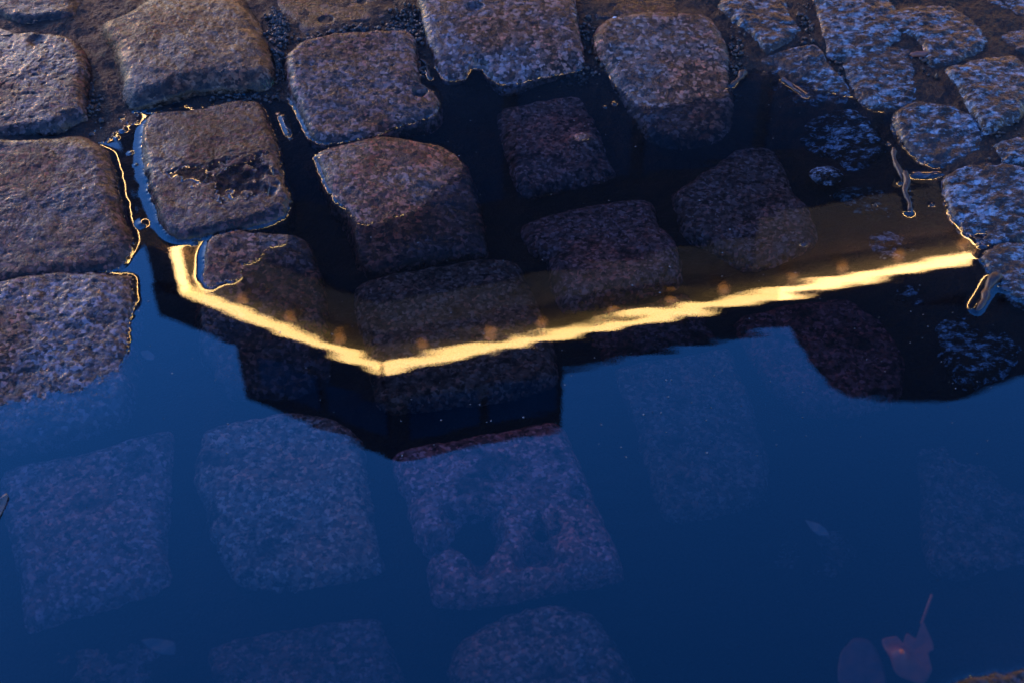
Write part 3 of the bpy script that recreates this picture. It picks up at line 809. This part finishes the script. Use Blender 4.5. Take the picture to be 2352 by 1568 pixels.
def leaf(name, outline, z, mat, label, curl=.0, lift=(), stem=None):
    """thin leaf blade from a traced outline, triangulated and bent"""
    P = ground(outline, z); C = catmull(P, 90); c = C.mean(0)
    rings = np.linspace(0.02, 1, 9)[:, None, None]
    XY = c + rings * (C - c)
    r2 = np.hypot(*(XY - c).transpose(2, 0, 1))
    Z = z + curl * (r2 / r2.max()) ** 2 + .0012 * fbm(XY[..., 0], XY[..., 1], 70, 2, 5)
    for (x, y, r, hgt) in lift:
        p = ground([[x, y]], z)[0]
        Z = Z + hgt * np.exp(-((XY[..., 0] - p[0]) ** 2 + (XY[..., 1] - p[1]) ** 2) / r ** 2)
    V = np.stack([XY[..., 0], XY[..., 1], Z], -1).reshape(-1, 3); n = len(C); m = len(rings)
    V2 = V - np.array([0, 0, .0004])
    i = np.arange(m - 1)[:, None] * n; j = np.arange(n)[None]; j2 = (j + 1) % n
    q = np.stack([i + j, i + n + j, i + n + j2, i + j2], -1).reshape(-1, 4)
    off = n * m; rim = np.stack([(m - 1) * n + j[0], off + (m - 1) * n + j[0], off + (m - 1) * n + j2[0], (m - 1) * n + j2[0]], -1)
    me = mesh_np(name, np.vstack([V, V2]), np.vstack([q, q[:, ::-1] + off, rim]), [list(range(n)), list(range(off + n - 1, off - 1, -1))])
    o = link(name, me, mat, label=label, cat='leaf')
    if stem:
        a, b = gp(*stem[0], z + .001), gp(*stem[1], z + .006)
        bm = bmesh.new(); d = b - a; sd_ = d.cross(Vector((0, 0, 1))).normalized() * .0012; up = Vector((0, 0, .0014))
        A = [bm.verts.new(a + k) for k in (sd_, up, -sd_, -up)]; B = [bm.verts.new(b + k) for k in (sd_, up, -sd_, -up)]
        for k in range(4):
            bm.faces.new((A[k], A[(k + 1) % 4], B[(k + 1) % 4], B[k]))
        bm.faces.new(A); bm.faces.new(B)
        link('leaf_stalk', bm_mesh('leaf_stalk', bm), mat, parent=o)
    return o


M_LEAF = plain('brown_leaf', (.30, .045, .022), .5, nscale=120, var=.4, bump=.0008)
M_LEAF2 = plain('faded_leaf', (.12, .03, .035), .5, nscale=120, var=.4)
M_LEAF3 = plain('grey_leaf', (.04, .052, .055), .5, nscale=200, var=.4)
leaf('maple_leaf', [(2118,1428),(2140,1470),(2145,1490),(2132,1500),(2140,1540),(2120,1572),(2080,1560),(2055,1545),(2035,1500),(2025,1470),(2060,1460),(2070,1485),(2082,1455),(2105,1465)], -.011, M_LEAF,
     'curled reddish maple leaf with its stalk, sunk by the lower right corner', curl=.002, lift=[(2064, 1512, .008, .0120)], stem=((2116, 1432), (2140, 1365)))
leaf('fallen_leaf', [(1930,1500),(1960,1465),(1995,1470),(2020,1500),(2035,1550),(2030,1610),(1960,1620),(1925,1560)], -.018, M_LEAF2, 'dull purple leaf sunk beside the curled maple leaf')
leaf('fallen_leaf', [(1850,1193),(1872,1198),(1895,1213),(1905,1228),(1885,1228),(1866,1216)], -.006, M_LEAF3, 'small pale pointed leaf drifting alone in the blue water')
leaf('fallen_leaf', [(325,1470),(370,1465),(402,1475),(400,1502),(360,1498)], -.016, M_LEAF3, 'dim greenish leaf sunk above the lower left cobblestones')
leaf('fallen_leaf', [(322,808),(340,803),(355,815),(352,826),(334,824)], -.010, M_LEAF3, 'small pale leaf scrap by the rough cobblestone')
leaf('fallen_leaf', [(-30,1190),(0,1145),(16,1132),(18,1142),(6,1170),(-20,1215)], .002, M_LEAF3, 'pale curled leaf at the left frame edge above the mauve stone')
leaf('fallen_leaf', [(-20,60),(0,66),(20,74),(30,80),(15,84),(-15,80)], .019, M_BARK, 'brown leaf scrap on the rim of the pitted cobblestone', curl=.002)

# loose gravel in the dry joints: nobody could count it
bm = bmesh.new()
spots = [(640,50,26,40,260),(925,75,34,45,330),(800,78,90,12,170),(640,130,14,60,150),(720,96,40,12,90),(960,150,20,18,60),(1350,75,22,40,70),(1690,130,20,70,70),(1850,60,16,50,60),(2110,150,50,40,60),(1920,160,20,40,40),(560,215,70,8,60),(215,230,14,50,40),(2000,180,60,60,30),(2300,320,50,40,40),(1340,160,30,14,50)]
gr = np.random.default_rng(3)
for (x, y, sx, sy, n) in spots:
    for _ in range(n):
        X, Y = x + gr.normal(0, sx * .6), y + gr.normal(0, sy * .6)
        p = ground([[X, Y]], .008)[0]
        z = float(ground_z(np.array(p[0]), np.array(p[1])))
        if any(float(s.height(np.array(p[0]), np.array(p[1]))[1]) > .001 for s in stones):
            continue
        r = .0009 * (3.6 ** gr.random())
        mt = bmesh.ops.create_icosphere(bm, subdivisions=1, radius=r)['verts']
        sc = gr.uniform(.6, 1.2, 3)
        for v_ in mt:
            v_.co = Vector((v_.co.x * sc[0], v_.co.y * sc[1], v_.co.z * sc[2])) + Vector(gr.normal(0, r * .12, 3)) + Vector((p[0], p[1], z + r * .4))
link('gravel', bm_mesh('gravel', bm), plain('gravel_grit', (.035, .026, .024), .45, nscale=330, var=.8), kind='stuff', label='fine wet gravel lying in the dry joints')

bm = bmesh.new()
for _ in range(260):
    X, Y = gr.uniform(300, 2300), gr.uniform(180, 1050); p = ground([[X, Y]], 0)[0]
    a, b = int((p[0] - X0) / DX), int((p[1] - Y0) / DX)
    if not (2 < a < GX.shape[1] - 2 and 2 < b < GX.shape[0] - 2) or DRY[b - 1:b + 2, a - 1:a + 2].any():
        continue
    r = .00035 * (3.2 ** gr.random()); an = gr.uniform(0, 6.28); el = gr.uniform(.3, 1)
    ring_ = [bm.verts.new((p[0] + r * (math.cos(t) * math.cos(an) - el * math.sin(t) * math.sin(an)), p[1] + r * (math.cos(t) * math.sin(an) + el * math.sin(t) * math.cos(an)), WV[b, a] + .00035)) for t in np.linspace(0, 6.28, 7)[:-1]]
    top_ = bm.verts.new((p[0], p[1], WV[b, a] + .00055)); bot_ = bm.verts.new((p[0], p[1], WV[b, a] - .0003))
    for k in range(6):
        bm.faces.new((ring_[k], ring_[(k + 1) % 6], top_)); bm.faces.new((ring_[(k + 1) % 6], ring_[k], bot_))
link('floating_dust', bm_mesh('floating_dust', bm), plain('dust_speck', (.16, .15, .14), .6, nscale=500, var=.8), kind='stuff', label='specks of dust floating on the puddle')

# tufts of grass in the joints
M_GRASS = plain('grass_blade', (.035, .07, .03), .5, nscale=80)
for (x, y, n, lab) in ((612,196,16,'small green grass tuft in the joint by the tan cobblestone'),(232,140,12,'sparse grass tuft in the joint left of the big domed cobblestone'),(1358,60,9,'dark grass tuft in the joint at the reddish brown cobblestone'),(905,5,10,'grass tuft by the frame edge between the smooth and notched stones'),(60,58,8,'thin grass blades under the brown corner stone')):
    bm = bmesh.new(); c = gp(x, y, .004)
    for _ in range(n):
        a = gr.uniform(0, 6.28); L_ = gr.uniform(.006, .016); o0 = Vector(gr.normal(0, .004, 3)); o0.z = 0
        d = Vector((math.cos(a), math.sin(a), 0)); sd_ = Vector((-d.y, d.x, 0)) * .0005; prev = None
        for k in range(5):
            f = k / 4; q_ = o0 + d * (L_ * f * f * .8) + Vector((0, 0, L_ * (f - .35 * f * f)))
            pr_ = (bm.verts.new(q_ + sd_ * (1 - f * .9)), bm.verts.new(q_ - sd_ * (1 - f * .9)))
            if prev:
                bm.faces.new((prev[0], prev[1], pr_[1], pr_[0]))
            prev = pr_
    o = link('grass_tuft', bm_mesh('grass_tuft', bm), M_GRASS, label=lab, cat='grass tuft'); o.location = c

# ------------------------------------------------------------------ dusk light
SUN_EL, SUN_AZ = math.radians(12.0), math.radians(-34.0)      # azimuth from +Y, to the left of the building
w = bpy.data.worlds.new('World'); scene.world = w; w.use_nodes = True
nt = w.node_tree
bg = nt.nodes['Background']
sky = nt.nodes.new('ShaderNodeTexSky'); sky.sky_type = 'NISHITA'; sky.sun_disc = False
sky.sun_elevation = SUN_EL; sky.sun_rotation = SUN_AZ; sky.ozone_density = 1.0; sky.air_density = 1.2; sky.dust_density = .3
tint = nt.nodes.new('ShaderNodeMix'); tint.data_type = 'RGBA'; tint.blend_type = 'MULTIPLY'; tint.inputs[0].default_value = 1
# dusk colours: deep blue overhead, mauve and duller towards the horizon
gw = nt.nodes.new('ShaderNodeTexCoord'); sp = nt.nodes.new('ShaderNodeSeparateXYZ'); nt.links.new(gw.outputs['Generated'], sp.inputs[0])
nt.links.new(ramp(nt, sp.outputs['Z'], [(.05, (.42, .45, .60)), (.34, (.38, .48, .84)), (.56, (.24, .47, 1.08)), (.68, (.10, .45, 1.24)), (.88, (.055, .31, .90)), (1, (.05, .28, .82))]), tint.inputs[7])
nt.links.new(sky.outputs[0], tint.inputs[6]); nt.links.new(tint.outputs[2], bg.inputs[0])
bg.inputs[1].default_value = .12
sun = bpy.data.lights.new('low_sun', 'SUN'); sun.energy = 0.10; sun.angle = math.radians(2.5); sun.color = (1.0, .40, .10)
so = bpy.data.objects.new('low_sun', sun); COL.objects.link(so)
d = Vector((math.sin(SUN_AZ) * math.cos(SUN_EL), math.cos(SUN_AZ) * math.cos(SUN_EL), math.sin(SUN_EL)))
so.rotation_euler = d.to_track_quat('Z', 'Y').to_euler()

# ------------------------------------------------------------------ camera
cam = bpy.data.cameras.new('camera'); cam.lens = 50; cam.sensor_width = 36; cam.clip_start = .05; cam.clip_end = 500
co_ = bpy.data.objects.new('camera', cam); COL.objects.link(co_)
co_.location = (0, 0, CAM_H); co_.rotation_euler = (math.pi / 2 - PITCH, 0, 0)
f = gp(1000, 400) - Vector((0, 0, CAM_H))
cam.dof.use_dof = True; cam.dof.focus_distance = float(f.dot(Vector(FWD))); cam.dof.aperture_fstop = 7.5
scene.camera = co_
vs = scene.view_settings
vs.view_transform = 'Standard'; vs.look = 'None'; vs.exposure = 2.6; vs.gamma = 1.0
scene.cycles.use_denoising = True
scene.cycles.max_bounces = 8; scene.cycles.transparent_max_bounces = 12
scene.cycles.caustics_reflective = False; scene.cycles.caustics_refractive = False
